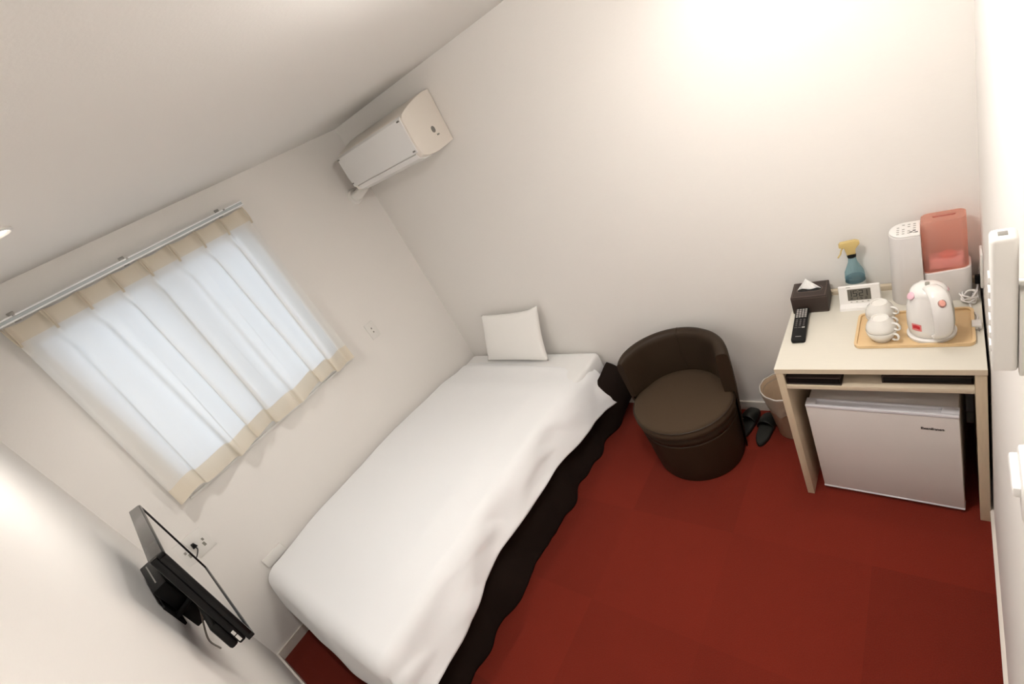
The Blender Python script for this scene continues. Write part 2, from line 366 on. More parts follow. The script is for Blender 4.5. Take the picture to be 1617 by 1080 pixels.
# ------------------------------------------------------------------ air conditioner on the back wall
ac = thing('air_conditioner', 'white wall air conditioner high on the back wall near the window corner', 'air conditioner', (0.58, D, 1.94))
X0, X1 = -0.345, 0.345
prof = [(-0.003, 0.283), (-0.06, 0.282), (-0.12, 0.272), (-0.18, 0.256), (-0.225, 0.241), (-0.255, 0.228), (-0.266, 0.214), (-0.268, 0.10), (-0.264, 0.045), (-0.250, 0.016), (-0.215, 0.002), (-0.14, -0.004), (-0.03, 0.006), (-0.003, 0.010)]
obj('casing', prism(B(), prof, X0, X1, 'x', bev=0.004), 'ac', ac, smooth=30)
fp = [(-0.262, 0.226), (-0.272, 0.214), (-0.2745, 0.10), (-0.270, 0.040), (-0.262, 0.042), (-0.262, 0.2)]
obj('front_panel', prism(B(), fp, X0 + .006, X1 - .014, 'x', bev=0.001), 'ac_front', ac, smooth=30)
obj('air_flap', prism(B(), [(-0.269, 0.034), (-0.255, 0.010), (-0.215, -0.004), (-0.16, -0.009), (-0.16, -0.005), (-0.21, 0.004), (-0.25, 0.018), (-0.264, 0.038)], X0 + .04, X1 - .04, 'x'), 'ac_front', ac)
for xx, zz in ((X0 + .016, 0.208), (X1 - .03, 0.208), (X0 + .016, 0.06), (X1 - .03, 0.052)):
    obj('latch_mark', box(B(), xx - .011, xx + .008, -0.2765, -0.272, zz - .004, zz + .004, .0008), 'grey_mark', ac)
bm = B(); lathe(bm, [(0.013, 0), (0.013, 0.002)], 24, (X1 + .0005, -0.108, 0.10), ax='x', sy=1.3)
obj('badge', bm, 'grey_mark', ac); obj('badge_text', box(B(), X1, X1 + .0018, -0.100, -0.082, 0.064, 0.072, .0005), 'cable_grey', ac)
pc = thing('pipe_cover', 'round white pipe sleeve cap on the window wall under the air conditioner', 'pipe cover', (0, 2.125, 1.925))
obj('wall_cap', lathe(B(), [(0.052, 0), (0.052, 0.006), (0.044, 0.016), (0.030, 0.018)], 32, ax='x'), 'white_pl', pc)
obj('hose', tube(B(), [(0.012, 0, 0.0), (0.045, 0.005, 0.002), (0.085, 0.03, 0.020), (0.13, 0.06, 0.045), (0.19, 0.07, 0.05), (0.233, 0.07, 0.05)], 0.032, 16), 'white_pl', pc)

# ------------------------------------------------------------------ bed
bed = thing('bed', 'single bed with white mattress and dark brown skirt against the window wall', 'bed', (0.62, 1.25, 0))
def L(x, y, z): return Vector((x - 0.62, y - 1.25, z))
obj('box_spring', box(B(), 0.03 - .62, 1.19 - .62, 0.34 - 1.25, 2.255 - 1.25, 0.035, 0.30, 0.02), 'box', bed)
bm = B(); box(bm, 0.02 - .62, 1.225 - .62, 0.315 - 1.25, 2.262 - 1.25, 0.302, 0.452, 0.035, 4)
for v in bm.verts: v.co.z += 0.004 * noise.noise(v.co * 4)
obj('mattress', bm, 'sheet', bed)
for xx in (0.10, 1.10):
    for yy in (0.42, 2.15): obj('leg', box(B(), xx - .62 - .03, xx - .62 + .03, yy - 1.25 - .03, yy - 1.25 + .03, 0, 0.036, 0.004), 'box', bed)
def skirt(u, v):      # u along: foot end then right side; v down
    Lf = 1.17; Ls = 1.942; s = u * (Lf + Ls)
    z = 0.33 * (1 - v) + 0.004
    amp = 0.010 + 0.008 * v
    w = math.sin(s * 26 + 2 * math.sin(s * 5)) * .55 + noise.noise(Vector((s * 6, v * 1.5, 1))) * 1.1
    if s < Lf:
        x = 0.04 + s; y = 0.318 - 0.012 * v - amp * (w + .3) * .6
        k = min(1, (Lf - s) / .06)
        x, y = x, y
    else:
        y = 0.315 + (s - Lf); x = 1.228 + 0.035 * v + amp * (w + .2)
        h = max(0, min(1, (y - 1.90) / 0.25)); h = h * h * (3 - 2 * h)
        x += 0.100 * h * math.sin(min(1, v * .9 + .06) * math.pi) ** .9
        z = (0.33 + 0.03 * h) * (1 - v) + 0.004 + 0.03 * h * math.sin(min(1, v * 2.2) * math.pi)
        x += 0.02 * noise.noise(Vector((y * 4, 7, v)))
        if v > .9: z += 0.012 * max(0, noise.noise(Vector((y * 13, 2, 1))))
    return L(x, y, z)
bm = B(); grid(bm, skirt, 420, 24)
o = obj('bed_skirt', bm, 'skirt', bed, smooth=180); sm = o.modifiers.new('s', 'SOLIDIFY'); sm.thickness = 0.004

def ip(tab, x):
    for (a, fa), (b, fb) in zip(tab, tab[1:]):
        if x <= b: t = (x - a) / (b - a); t = max(0, min(1, t)); t = t * t * (3 - 2 * t); return fa + (fb - fa) * t
    return tab[-1][1]
XL, XR, YF, YH = 0.085, 1.165, 0.315, 2.115
def duvet(u, v):
    # cloth coordinates a across, b along
    bb = (YF - 0.30) + (YH + 0.03 - (YF - 0.30)) * v
    hang = ip([(0.2, 0.30), (0.5, 0.285), (0.95, 0.245), (1.4, 0.260), (1.7, 0.28), (1.95, 0.30), (2.12, 0.325)], bb)
    a = (XL - 0.10) + (XR + hang - (XL - 0.10)) * u
    zt = 0.472 + ip([(0.3, 0.035), (0.7, 0.062), (1.3, 0.068), (1.8, 0.042), (2.05, 0.010), (2.14, -0.002)], bb)
    # crown
    cx = (a - XL) / (XR - XL); zt -= 0.018 * max(0, min(1, cx)) ** 2
    zt -= 0.018 * max(0, (a - 1.0)) / .165 if a < XR else 0.018
    dx = max(0, a - XR); dl = max(0, XL - a); dy = max(0, YF - bb)
    d = math.hypot(dx, dy); rr = 0.085
    th = min(d / rr, R(67 if dx >= dy else 80)); out = rr * math.sin(th); dr = rr * (1 - math.cos(th)); ex = max(0, d - rr * th)
    out += ex * math.cos(th); dr += ex * math.sin(th)
    nx, ny = (dx / d, dy / d) if d > 0 else (0, 0)
    x = min(a, XR) + out * nx; y = max(bb, YF) - out * ny; z = zt - dr
    if dl > 0:
        t2 = min(dl / 0.06, math.pi / 2); x = XL - 0.06 * math.sin(t2); z -= 0.06 * (1 - math.cos(t2)) + max(0, dl - 0.06 * math.pi / 2)
    # folds on the overhang
    if dx > 0:
        f = min(1, dx / .15)
        x += f * (0.010 * math.sin(bb * 11 + dx * 6) + 0.020 * noise.noise(Vector((bb * 3.2 + dx * 4, dx * 3, 5))))
        rid = noise.noise(Vector((bb * 4.5 - dx * 9, dx * 5 + bb * 2, 9)))
        x += f * 0.020 * max(0, rid); z += f * 0.006 * rid
        hk = max(0, min(1, (bb - 1.85) / .25)); x += 0.012 * f * hk
    if dy > 0:
        f = min(1, dy / .15); y += f * 0.010 * noise.noise(Vector((a * 4, dy * 3, 2))) - f * 0.012 * math.sin(max(0, min(1, cx)) * math.pi)
    z += 0.006 * noise.noise(Vector((a * 3, bb * 2.2, 0))) + 0.0015 * noise.noise(Vector((a * 11, bb * 9, 4)))
    dh = max(0, bb - YH + .02)
    z -= min(dh, .03) * .5
    x = max(x, 0.022)
    return L(x, y, z)
bm = B(); grid(bm, duvet, 150, 200)
bmesh.ops.translate(bm, verts=bm.verts, vec=(0, 0, -0.455))
dv = obj('duvet', bm, 'duvet', loc=(0.62, 1.25, 0.455), smooth=180); tag(dv, 'white duvet spread over the bed, hanging over its right side', 'duvet')
sm = dv.modifiers.new('s', 'SOLIDIFY'); sm.thickness = 0.016; sm.offset = -1

# cushion leaning against the back wall
cb = [Vector((0.275, 2.165, 0.462)), Vector((0.885, 2.155, 0.462)), Vector((0.945, 2.232, 0.838)), Vector((0.395, 2.232, 0.830))]
cc = sum(cb, Vector()) / 4
nrm = (cb[1] - cb[0]).cross(cb[3] - cb[0]).normalized()
if nrm.y > 0: nrm = -nrm
def cush(sgn):
    def f(u, v):
        p = (cb[0] * (1 - u) + cb[1] * u) * (1 - v) + (cb[3] * (1 - u) + cb[2] * u) * v
        e = (4 * u * (1 - u)) ** .5 * (4 * v * (1 - v)) ** .5
        pull = 0.030
        p += (cc - p) * pull * (4 * u * (1 - u) * (1 - abs(2 * v - 1) * 0) * abs(2 * v - 1) ** 3 + 4 * v * (1 - v) * abs(2 * u - 1) ** 3) * 2.0
        p += nrm * ((0.052 if sgn > 0 else -0.014) * e ** .8)
        p += nrm * 0.004 * noise.noise(Vector((u * 5, v * 5, sgn))) * e
        if u > .85 and v > .85: p += Vector((0.0, 0, 0.018)) * ((u - .85) / .15) * ((v - .85) / .15)
        return p - cc
    return f
bm = B(); grid(bm, cush(1), 40, 40); grid(bm, cush(-1), 40, 40); bmesh.ops.remove_doubles(bm, verts=bm.verts, dist=0.0005)
pl = obj('cushion', bm, 'pillow', loc=cc, smooth=180); tag(pl, 'white square cushion leaning on the back wall at the head of the bed', 'cushion')

# ------------------------------------------------------------------ tub chair
ch = thing('tub_chair', 'dark brown round tub chair between the bed and the desk', 'chair', (1.850, 1.942, 0), (0, 0, R(0)))
lo_, hi_ = 0.225, 0.246
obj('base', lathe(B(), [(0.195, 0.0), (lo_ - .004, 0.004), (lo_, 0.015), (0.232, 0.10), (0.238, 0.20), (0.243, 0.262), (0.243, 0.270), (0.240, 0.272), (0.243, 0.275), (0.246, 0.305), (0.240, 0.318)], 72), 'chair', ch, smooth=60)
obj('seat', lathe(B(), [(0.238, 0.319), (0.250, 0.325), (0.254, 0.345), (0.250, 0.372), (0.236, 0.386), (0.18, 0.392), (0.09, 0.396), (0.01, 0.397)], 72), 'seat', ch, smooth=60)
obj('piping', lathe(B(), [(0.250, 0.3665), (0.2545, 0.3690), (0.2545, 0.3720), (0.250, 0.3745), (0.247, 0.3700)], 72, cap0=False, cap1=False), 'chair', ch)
A0, A1 = R(12), R(184)
def backr(bm):
    nseg, prof = 60, []
    # cross profile radius, z (outer up, over the top, inner down)
    outer = [(0.230, 0.012), (0.243, 0.10), (0.258, 0.25), (0.272, 0.40), (0.278, 0.53), (0.280, 0.600), (0.277, 0.625), (0.266, 0.636), (0.250, 0.638), (0.234, 0.634), (0.224, 0.622), (0.221, 0.600), (0.2165, 0.53), (0.214, 0.45), (0.215, 0.39)]
    inner = [(0.2585, 0.388), (0.2565, 0.33), (0.2475, 0.20), (0.238, 0.10), (0.236, 0.012)]
    prof = outer + inner
    rings = []
    for i in range(nseg + 1):
        a = A0 + (A1 - A0) * i / nseg
        e = min(i, nseg - i) / nseg
        cut = 0.018 * max(0, 1 - e / .10) ** 2
        kk = max(0, 1 - (1 - i / nseg) / .14) ** 1.5 * .62
        rings.append([bm.verts.new(((r + (max(r, .262 if z > .38 else r) - r) * kk) * math.cos(a), (r + (max(r, .262 if z > .38 else r) - r) * kk) * math.sin(a), z - (cut if z > .5 else 0))) for r, z in prof])
    n = len(prof)
    for a, b in zip(rings, rings[1:]):
        for j in range(n): bm.faces.new((a[j], b[j], b[(j + 1) % n], a[(j + 1) % n]))
    bm.faces.new(rings[0]); bm.faces.new(rings[-1][::-1])
    return bm
obj('backrest', backr(B()), 'chair', ch, smooth=50)
bm = B(); am = R(97)
tube(bm, [((r) * math.cos(am), (r) * math.sin(am), z) for r, z in ((0.213, 0.41), (0.2155, 0.53), (0.220, 0.60), (0.226, 0.628), (0.250, 0.6395), (0.268, 0.636))], 0.0018, 6, 3)
obj('seam', bm, 'chair', ch)

# ------------------------------------------------------------------ desk
DX0, DX1, DY0, DY1, DZ = 2.381, 2.958, 1.764, 2.262, 0.725
dk = thing('desk', 'small cream desk standing in the corner of the back and right walls', 'desk', ((DX0 + DX1) / 2, (DY0 + DY1) / 2, 0))
cx_, cy_ = (DX0 + DX1) / 2, (DY0 + DY1) / 2
def lb(x0, x1, yy0, yy1, z0, z1, bev=.0015): return box(B(), x0 - cx_, x1 - cx_, yy0 - cy_, yy1 - cy_, z0, z1, bev)
obj('desk_top', lb(DX0, DX1, DY0, DY1, 0.703, DZ, .001), 'desk_top', dk)
obj('edge_band', lb(DX0, DX1, DY0 - .0012, DY0 + .0002, 0.7035, DZ - .001, 0), 'desk_rail', dk)
for a in ((DX0 + .001, DX0 + .027), (DX1 - .028, DX1 - .001)): obj('side_panel', lb(a[0], a[1], DY0 + .002, DY1, 0, 0.703), 'desk_side', dk)
obj('shelf', lb(DX0 + .027, DX1 - .028, DY0 + .004, DY1, 0.622, 0.641), 'desk_rail', dk)
obj('back_rail', lb(DX0 + .001, DX1 - .001, DY1 - .014, DY1 + .006, 0.7252, 0.746), 'desk_rail', dk)
obj('back_panel', lb(DX0 + .027, DX1 - .028, DY1 - .012, DY1, 0.641, 0.703), 'desk_side', dk)
def folder(name, x0, x1, yy0, z0, h, lab, skew=0.0):
    w, d = x1 - x0, 0.30
    t = thing(name, lab, 'folder', ((x0 + x1) / 2, yy0 + d / 2, z0), (0, 0, skew), 'dark folders on the desk shelf')
    bm = B(); box(bm, -w / 2, w / 2, -d / 2, d / 2, h - .004, h, .0015); box(bm, -w / 2, w / 2, -d / 2, d / 2, 0, .004, .0015); box(bm, -w / 2, -w / 2 + .004, -d / 2, d / 2, .004, h - .004)
    obj('cover', bm, 'dark_leather', t)
    obj('pages', box(B(), -w / 2 + .006, w / 2 - .006, -d / 2 + .004, d / 2 - .004, .0045, h - .0045), 'black', t)
folder('leather_folder', 2.412, 2.588, 1.772, 0.6415, 0.034, 'dark leather folder on the left half of the desk shelf', R(-0.6))
folder('leather_folder', 2.700, 2.928, 1.790, 0.6415, 0.030, 'wide black leather folder on the right half of the desk shelf', R(0))

# ------------------------------------------------------------------ fridge under the desk
fr = thing('mini_fridge', 'white one-door mini fridge under the desk', 'fridge', (2.4433, 1.806, 0), (0, 0, -0.0447))
FW = 0.4474
obj('cabinet', box(B(), 0.003, FW - .003, 0.047, 0.425, 0.018, 0.499, .006), 'fridge', fr)
bm = B(); box(bm, 0, FW, 0, 0.042, 0.026, 0.492, .004); obj('door', bm, 'fridge', fr); door = bpy.data.objects[-1] if False else [o for o in fr.children if o.name.startswith('door')][0]
bm = B()   # top cap with recessed grip
cap = [(0, 0.4922), (0, 0.500), (0.003, 0.506)]
box(bm, 0, FW, -0.002, 0.010, 0.4921, 0.506, .003); box(bm, 0, FW, 0.034, 0.043, 0.4921, 0.506, .0025)
box(bm, 0, 0.035, 0.008, 0.036, 0.4921, 0.5055, .0015); box(bm, FW - .045, FW, 0.008, 0.036, 0.4921, 0.5055, .0015)
prism(bm, [(0.03, 0.4922), (FW - .04, 0.4922), (FW - .04, 0.4945), (0.25, 0.499), (0.03, 0.4945)], 0.010, 0.034, 'y')
obj('door_handle', bm, 'fridge_trim', door)
bm = B(); box(bm, -.001, FW + .001, -0.002, 0.043, 0.018, 0.0262, .003); obj('door_trim', bm, 'fridge_trim', door)
obj('gasket', box(B(), 0.006, FW - .006, 0.042, 0.0472, 0.03, 0.49), 'cable_grey', door)
textmesh('wordmark', 'Excellence', 0.0145, 'ink', door, Matrix.Translation((0.377, -0.0006, 0.4335)) @ Matrix.Rotation(R(90), 4, 'X'), label='dark lettering')
for xx in (0.04, FW - .04):
    for yy in (0.06, 0.38): obj('foot', lathe(B(), [(0.014, 0), (0.014, 0.019)], 16, (xx, yy, 0)), 'black', fr)

# ------------------------------------------------------------------ things on the desk
# tissue box
tb = thing('tissue_box', 'dark brown leather tissue box on the back left corner of the desk', 'tissue box', (2.453, 2.187, DZ), (0, 0, R(2)))
w, d, h = 0.128, 0.118, 0.080
bm = B(); box(bm, -w / 2, w / 2, -d / 2, d / 2, 0, h, .003); obj('leather_case', bm, 'dark_leather', tb)
bm = B()
for s in (-1, 1):
    box(bm, -w / 2 + .005, w / 2 - .005, s * (d / 2 - .006) - .0006, s * (d / 2 - .006) + .0006, h - .0002, h + .0006)
    box(bm, s * (w / 2 - .006) - .0006, s * (w / 2 - .006) + .0006, -d / 2 + .006, d / 2 - .006, h - .0002, h + .0006)
for s in (-1, 1):
    if s < 0: obj('top_stitching', bm, 'stitch', tb); bm = B()
    box(bm, -w / 2 + .004, w / 2 + .0006, -d / 2 - .0006, -d / 2 + .0002, .005 if s < 0 else h - .007, .006 if s < 0 else h - .006)
    box(bm, w / 2 - .0002, w / 2 + .0006, -d / 2 - .0006, d / 2 - .004, .005 if s < 0 else h - .007, .006 if s < 0 else h - .006)
obj('side_stitching', bm, 'stitch', tb)
obj('slot_edge', prism(B(), rrect(-.0465, .0465, -.0195, .0195, .018), h - .0005, h + .0005, 'z'), 'stitch', tb)
obj('slot', prism(B(), rrect(-.044, .044, -.017, .017, .016), h - .0005, h + .0008, 'z'), 'black', tb)
bm = B()
def tis(u, v):
    x = (-0.044 + 0.086 * u) * (1 - v) + (-0.010) * v; z = h + 0.001 + 0.042 * v; y = 0.004 + 0.012 * v + 0.006 * math.sin(u * 9) * (1 - v) - 0.012 * (1 - v) * abs(u - .4)
    return Vector((x, y, z))
grid(bm, tis, 16, 10); o = obj('tissue', bm, 'tissue', tb, smooth=180, label='white tissue sticking out'); o.modifiers.new('s', 'SOLIDIFY').thickness = .002

# tv / ac remote on desk
rc = thing('remote_control', 'long black remote control lying in front of the tissue box', 'remote control', (2.440, 1.921, DZ + .0005), (R(4.2), 0, R(3)))
bm = B(); prism(bm, rrect(-.0245, .0245, 0, .205, .009), 0, .016, 'z', bev=.003); obj('case', bm, 'black', rc, smooth=50)
bm = B()
for i in range(5):
    for j in range(4): box(bm, -.019 + .0100 * j, -.0115 + .0100 * j, .142 + .0115 * i, .150 + .0115 * i, .0158, .0178, .001)
obj('number_keys', bm, 'btn', rc)
bm = B()
for i in range(4):
    for j in range(3): lathe(bm, [(.0038, .0158), (.0034, .0175)], 12, (-.013 + .013 * j, .092 + .0115 * i, 0))
box(bm, -.019, -.008, .076, .080, .0158, .0172); box(bm, -.005, .006, .076, .080, .0158, .0172)
obj('function_keys', bm, 'btn_dark', rc)
obj('green_key_row', box(B(), .008, .018, .0755, .0805, .0158, .0174, .0008), 'sticker', rc, label='pale key')
obj('brand_mark', box(B(), -.010, .010, .022, .0245, .0158, .0164), 'btn', rc)

# clock
ck = thing('digital_clock', 'white digital clock showing 15:21 beside the tissue box', 'clock', (2.621, 2.152, DZ), (0, 0, R(1.5)))
prof = [(-0.030, 0), (-0.026, 0.010), (-0.006, 0.018), (0.012, 0.086), (0.020, 0.088), (0.026, 0.082), (0.040, 0.0)]
obj('body', prism(B(), prof, -.066, .066, 'x', bev=.003), 'hum_top', ck)
d0 = Vector((0, -0.006, 0.018)); d1 = Vector((0, 0.012, 0.086)); ud = (d1 - d0).normalized(); nd = Vector((0, -ud.z, ud.y))
mk = Matrix(((1, 0, 0, 0), (0, ud.y, nd.y, d0.y), (0, ud.z, nd.z, d0.z), (0, 0, 0, 1)))   # local x, up along the face, normal
bm = B(); box(bm, -.037, .037, .014, .060, 0.0, .0012); bmesh.ops.transform(bm, matrix=mk, verts=bm.verts); lcd = obj('display', bm, 'lcd', ck, label='dark lcd display')
SEG = {'1': 'bc', '5': 'afgcd', '2': 'abged', '8': 'abcdefg', '3': 'abgcd'}
def seven(bm, ch_, x, y, w_, h_, t_):
    pos = {'a': (x, x + w_, y + h_ - t_, y + h_), 'd': (x, x + w_, y, y + t_), 'g': (x, x + w_, y + h_ / 2 - t_ / 2, y + h_ / 2 + t_ / 2), 'b': (x + w_ - t_, x + w_, y + h_ / 2, y + h_), 'c': (x + w_ - t_, x + w_, y, y + h_ / 2), 'f': (x, x + t_, y + h_ / 2, y + h_), 'e': (x, x + t_, y, y + h_ / 2)}
    for s in SEG[ch_]: a = pos[s]; box(bm, a[0], a[1], a[2], a[3], .0010, .0016)
bm = B(); seven(bm, '1', -.034, .030, .011, .025, .0028); seven(bm, '5', -.019, .030, .013, .025, .0028); seven(bm, '2', .000, .030, .013, .025, .0028); seven(bm, '1', .016, .030, .011, .025, .0028)
for yy in (.037, .046): box(bm, -.0045, -.0020, yy, yy + .0028, .001, .0016)
for i, c_ in enumerate('2152'): seven(bm, c_, -.028 + i * .0155, .0165, .0065, .0095, .0016)
bmesh.ops.transform(bm, matrix=mk, verts=bm.verts); obj('digits', bm, 'lcd_dig', lcd)
bm = B(); box(bm, -.040, -.026, .067, .0695, 0, .0006); bmesh.ops.transform(bm, matrix=mk, verts=bm.verts); obj('brand_mark', bm, 'cable_grey', ck)
bm = B()
for i in range(4): box(bm, -.030 + .018 * i, -.024 + .018 * i, .006, .0085, 0, .001)
bmesh.ops.transform(bm, matrix=mk, verts=bm.verts); obj('buttons', bm, 'cable_grey', ck)

# spray bottle
sb = thing('spray_bottle', 'blue trigger spray bottle with yellow head by the back wall', 'spray bottle', (2.607, 2.222, DZ))
obj('bottle', lathe(B(), [(0.026, 0.0), (0.031, 0.004), (0.032, 0.05), (0.033, 0.10), (0.031, 0.122), (0.022, 0.145), (0.015, 0.165), (0.0125, 0.185), (0.0125, 0.192)], 32), 'bottle', sb, smooth=60)
obj('liquid', lathe(B(), [(0.024, 0.003), (0.0285, 0.006), (0.0295, 0.05), (0.0305, 0.097)], 32), 'water', sb)
obj('label', lathe(B(), [(0.0328, 0.030), (0.0337, 0.082)], 32, cap0=False, cap1=False), 'label_gr', sb)
obj('collar', lathe(B(), [(0.0145, 0.188), (0.015, 0.198), (0.0135, 0.202)], 24), 'black', sb)
bm = B(); prism(bm, [(-0.014, 0.200), (0.013, 0.200), (0.015, 0.222), (0.030, 0.240), (0.030, 0.250), (0.018, 0.257), (-0.030, 0.257), (-0.036, 0.250), (-0.036, 0.238), (-0.020, 0.232)], -0.009, 0.009, 'y', bev=.002)
hd = obj('spray_head', bm, 'yellow', sb); hd.rotation_euler = (0, 0, R(10))
bm = B(); tube(bm, [(-0.022, 0, 0.236), (-0.030, 0, 0.222), (-0.034, 0, 0.208), (-0.044, 0, 0.194)], 0.0042, 8, 4, sq=(1, .7)); obj('trigger', bm, 'yellow', hd)

# humidifier
hu = thing('humidifier', 'white humidifier with coral red water tank at the back of the desk', 'humidifier', (2.826, 2.190, DZ))
colp = [(-0.012, -0.050)] + [(-0.062 + 0.046 * math.cos(R(a)), -0.004 + 0.050 * math.sin(R(a)) * 1.0) for a in range(270, 89, -15)] + [(-0.012, 0.046)]
colp = [(min(-0.012, p[0]) if i else p[0], p[1]) for i, p in enumerate(colp)]
bm = B(); prism(bm, colp, 0.0, 0.292, 'z', bev=.003)
for v in bm.verts:
    if v.co.z > .2: v.co.z += -0.010 + (-0.12) * (v.co.y * -1) * .6; v.co.x += .010 * (1 if v.co.x < -.05 else .2)
obj('column', bm, 'hum', hu, smooth=50)
def slab(x0, x1, yy0, yy1, r, z0, z1): return prism(B(), rrect(x0, x1, yy0, yy1, r), z0, z1, 'z', bev=.002)
bm = B(); c2 = [(p[0] * .97 - .001, p[1] * .96) for p in colp]; prism(bm, c2, 0.2925, 0.298, 'z', bev=.002)
for v in bm.verts: v.co.z += -0.010 + (-0.12) * (v.co.y * -1) * .6; v.co.x += .010 * (1 if v.co.x < -.05 else .2)
tp = obj('control_panel', bm, 'hum_top', hu)
bm = B()
for i in range(4):
    for j in range(5):
        x = -0.080 + .015 * i; y = -0.034 + .014 * j; z = 0.2985 - .010 + .072 * y
        if (i + j) % 5 != 4: box(bm, x + .006, x + .013, y, y + .004, z, z + .0006)
obj('panel_marks', bm, 'cable_grey', tp)
bm = B()
for x, y in ((-.030, -.022), (-.038, -.030), (-.024, -.034)):
    z = 0.2985 - .010 + .072 * y; box(bm, x, x + .008, y, y + .005, z, z + .0009)
obj('panel_icons', bm, 'ink', tp)
bm = slab(-0.014, 0.112, -0.046, 0.048, .022, 0, 0.118)
for v in bm.verts:
    if v.co.z > .06: v.co.z += v.co.x * .10
obj('lower_body', bm, 'hum', hu, smooth=50)
bm = B(); ply = rrect(-0.009, 0.106, -0.040, 0.042, .018)
a = [bm.verts.new((p[0], p[1], 0.120 + p[0] * .1)) for p in ply]; b = [bm.verts.new((p[0] * .99, p[1] * .96 + .002, 0.305 - .0 * p[0] + .004 * (1 if p[1] > 0 else -1))) for p in ply]; c = [bm.verts.new((p[0] * .93 + .003, p[1] * .86 + .002, 0.313)) for p in ply]
n_ = len(ply)
for i in range(n_): bm.faces.new((a[i], a[(i + 1) % n_], b[(i + 1) % n_], b[i])); bm.faces.new((b[i], b[(i + 1) % n_], c[(i + 1) % n_], c[i]))
bm.faces.new(c); bm.faces.new(a[::-1])
tk = obj('water_tank', bm, 'tank', hu, smooth=50, label='translucent coral red tank')
obj('tank_handle', prism(B(), rrect(0.022, 0.080, 0.000, 0.012, .006), 0.3125, 0.3145, 'z', bev=.0008), 'tank_mark', tk)
obj('tank_base', prism(B(), rrect(0.004, 0.096, -0.030, 0.032, .014), 0.126, 0.160, 'z', bev=.004), 'pink', tk)
obj('tank_valve', lathe(B(), [(0.024, 0.1605), (0.022, 0.170), (0.012, 0.172), (0.010, 0.180)], 24, (0.055, 0, 0)), 'pink_lab', tk)

# tray
tr = obj('serving_tray', None or prism(B(), rrect(-.158, .158, -.103, .103, .022), 0, .006, 'z', bev=.002), 'tray', loc=(2.780, 1.980, DZ))
tag(tr, 'rectangular pale wood tray under the kettle and cups', 'tray')
bm = B(); po_ = rrect(-.158, .158, -.103, .103, .022); pi_ = rrect(-.150, .150, -.095, .095, .016)
o1 = [bm.verts.new((*p, .006)) for p in po_]; o2 = [bm.verts.new((*p, .013)) for p in po_]; i2 = [bm.verts.new((*p, .013)) for p in pi_]; i1 = [bm.verts.new((*p, .006)) for p in pi_]
n_ = len(po_)
for i in range(n_):
    k = (i + 1) % n_
    for q, s in ((o1, o2), (o2, i2), (i2, i1)): bm.faces.new((q[i], q[k], s[k], s[i]))
obj('rim', bm, 'tray', tr, smooth=40)

# kettle
kx, ky = 2.832, 1.948
kt = thing('electric_kettle', 'white electric kettle with pink buttons on the tray', 'kettle', (kx, ky, DZ + .0065))
obj('power_base', lathe(B(), [(0.055, 0), (0.063, 0.002), (0.064, 0.012), (0.058, 0.016)], 48), 'kettle', kt)
obj('body', lathe(B(), [(0.052, 0.016), (0.057, 0.020), (0.0605, 0.05), (0.060, 0.09), (0.056, 0.13), (0.050, 0.158), (0.046, 0.170)], 64, sx=1.0), 'kettle', kt, smooth=60)
obj('lid', lathe(B(), [(0.047, 0.1705), (0.046, 0.178), (0.040, 0.188), (0.028, 0.195), (0.012, 0.199), (0.001, 0.1995)], 48), 'kettle', kt, smooth=60)
hdir = Vector((0.36, -0.93, 0)).normalized()
def K(r, z, s=0.0): side = Vector((-hdir.y, hdir.x, 0)); p = hdir * r + side * s; return (p.x, p.y, z)
hb = tube(B(), [K(0.018, 0.196), K(0.045, 0.200), K(0.072, 0.190), K(0.090, 0.155), K(0.096, 0.110), K(0.090, 0.065), K(0.070, 0.036), K(0.052, 0.030)], lambda t: 0.0115 + .003 * math.sin(t * math.pi), 16, 8, sq=(1.75, .8))
hdl = obj('handle', hb, 'kettle', kt, smooth=60)
def disc(bm, c, n, r, th, sx=1.0, seg=24):
    n = Vector(n).normalized(); q = n.to_track_quat('Z', 'Y').to_matrix().to_4x4(); tmp = B()
    lathe(tmp, [(r, 0), (r, th * .7), (r * .85, th)], seg, sx=sx); me = bpy.data.meshes.new('tmp'); tmp.transform(Matrix.Translation(Vector(c)) @ q); tmp.to_mesh(me); tmp.free(); bm.from_mesh(me); bpy.data.meshes.remove(me)
    return bm
sd = Vector((-hdir.y, hdir.x, 0))
for s in (-1, 1): p = sd * (s * 0.043) + Vector((0, -.008, 0.172)); obj('release_button', disc(B(), p, sd * s + Vector((0, -.3, .75)), 0.013, 0.005), 'pink', kt)
bm = disc(B(), K(0.0915, 0.176), hdir + Vector((0, 0, .75)), 0.0135, 0.004, .75); obj('switch_ring', bm, 'ring', hdl)
bm = disc(B(), Vector(K(0.0920, 0.1765)), hdir + Vector((0, 0, .75)), 0.0105, 0.0055, .75); obj('power_switch', bm, 'pink_btn', hdl, label='salmon switch')
obj('lid_window', prism(B(), rrect(-.006, .006, -.011, .011, .004), .1965, .2005, 'z', bev=.001), 'cable_grey', kt)
bm = B(); nseg = 10
def gauge(u, v):
    a = R(-44 + 32 * u) + 0.0; z = 0.045 + 0.085 * v; r = 0.0615 - max(0, z - .09) * .09
    return Vector((r * math.cos(a), r * math.sin(a), z))
grid(bm, gauge, 8, 8); obj('water_gauge', bm, 'kettle_win', kt)
bm = B()
def lab(u, v):
    a = R(222 + 28 * u); z = 0.050 + 0.028 * v - .004 * abs(u - .5) * v; r = 0.0614
    return Vector((r * math.cos(a), r * math.sin(a), z))
grid(bm, lab, 8, 8); o = obj('badge', bm, 'pink_lab', kt); 
bm = B()
def lab2(u, v):
    a = R(226 + 20 * u); z = 0.060 + 0.013 * v - .006 * abs(u - .5); r = 0.0620
    return Vector((r * math.cos(a), r * math.sin(a), z))
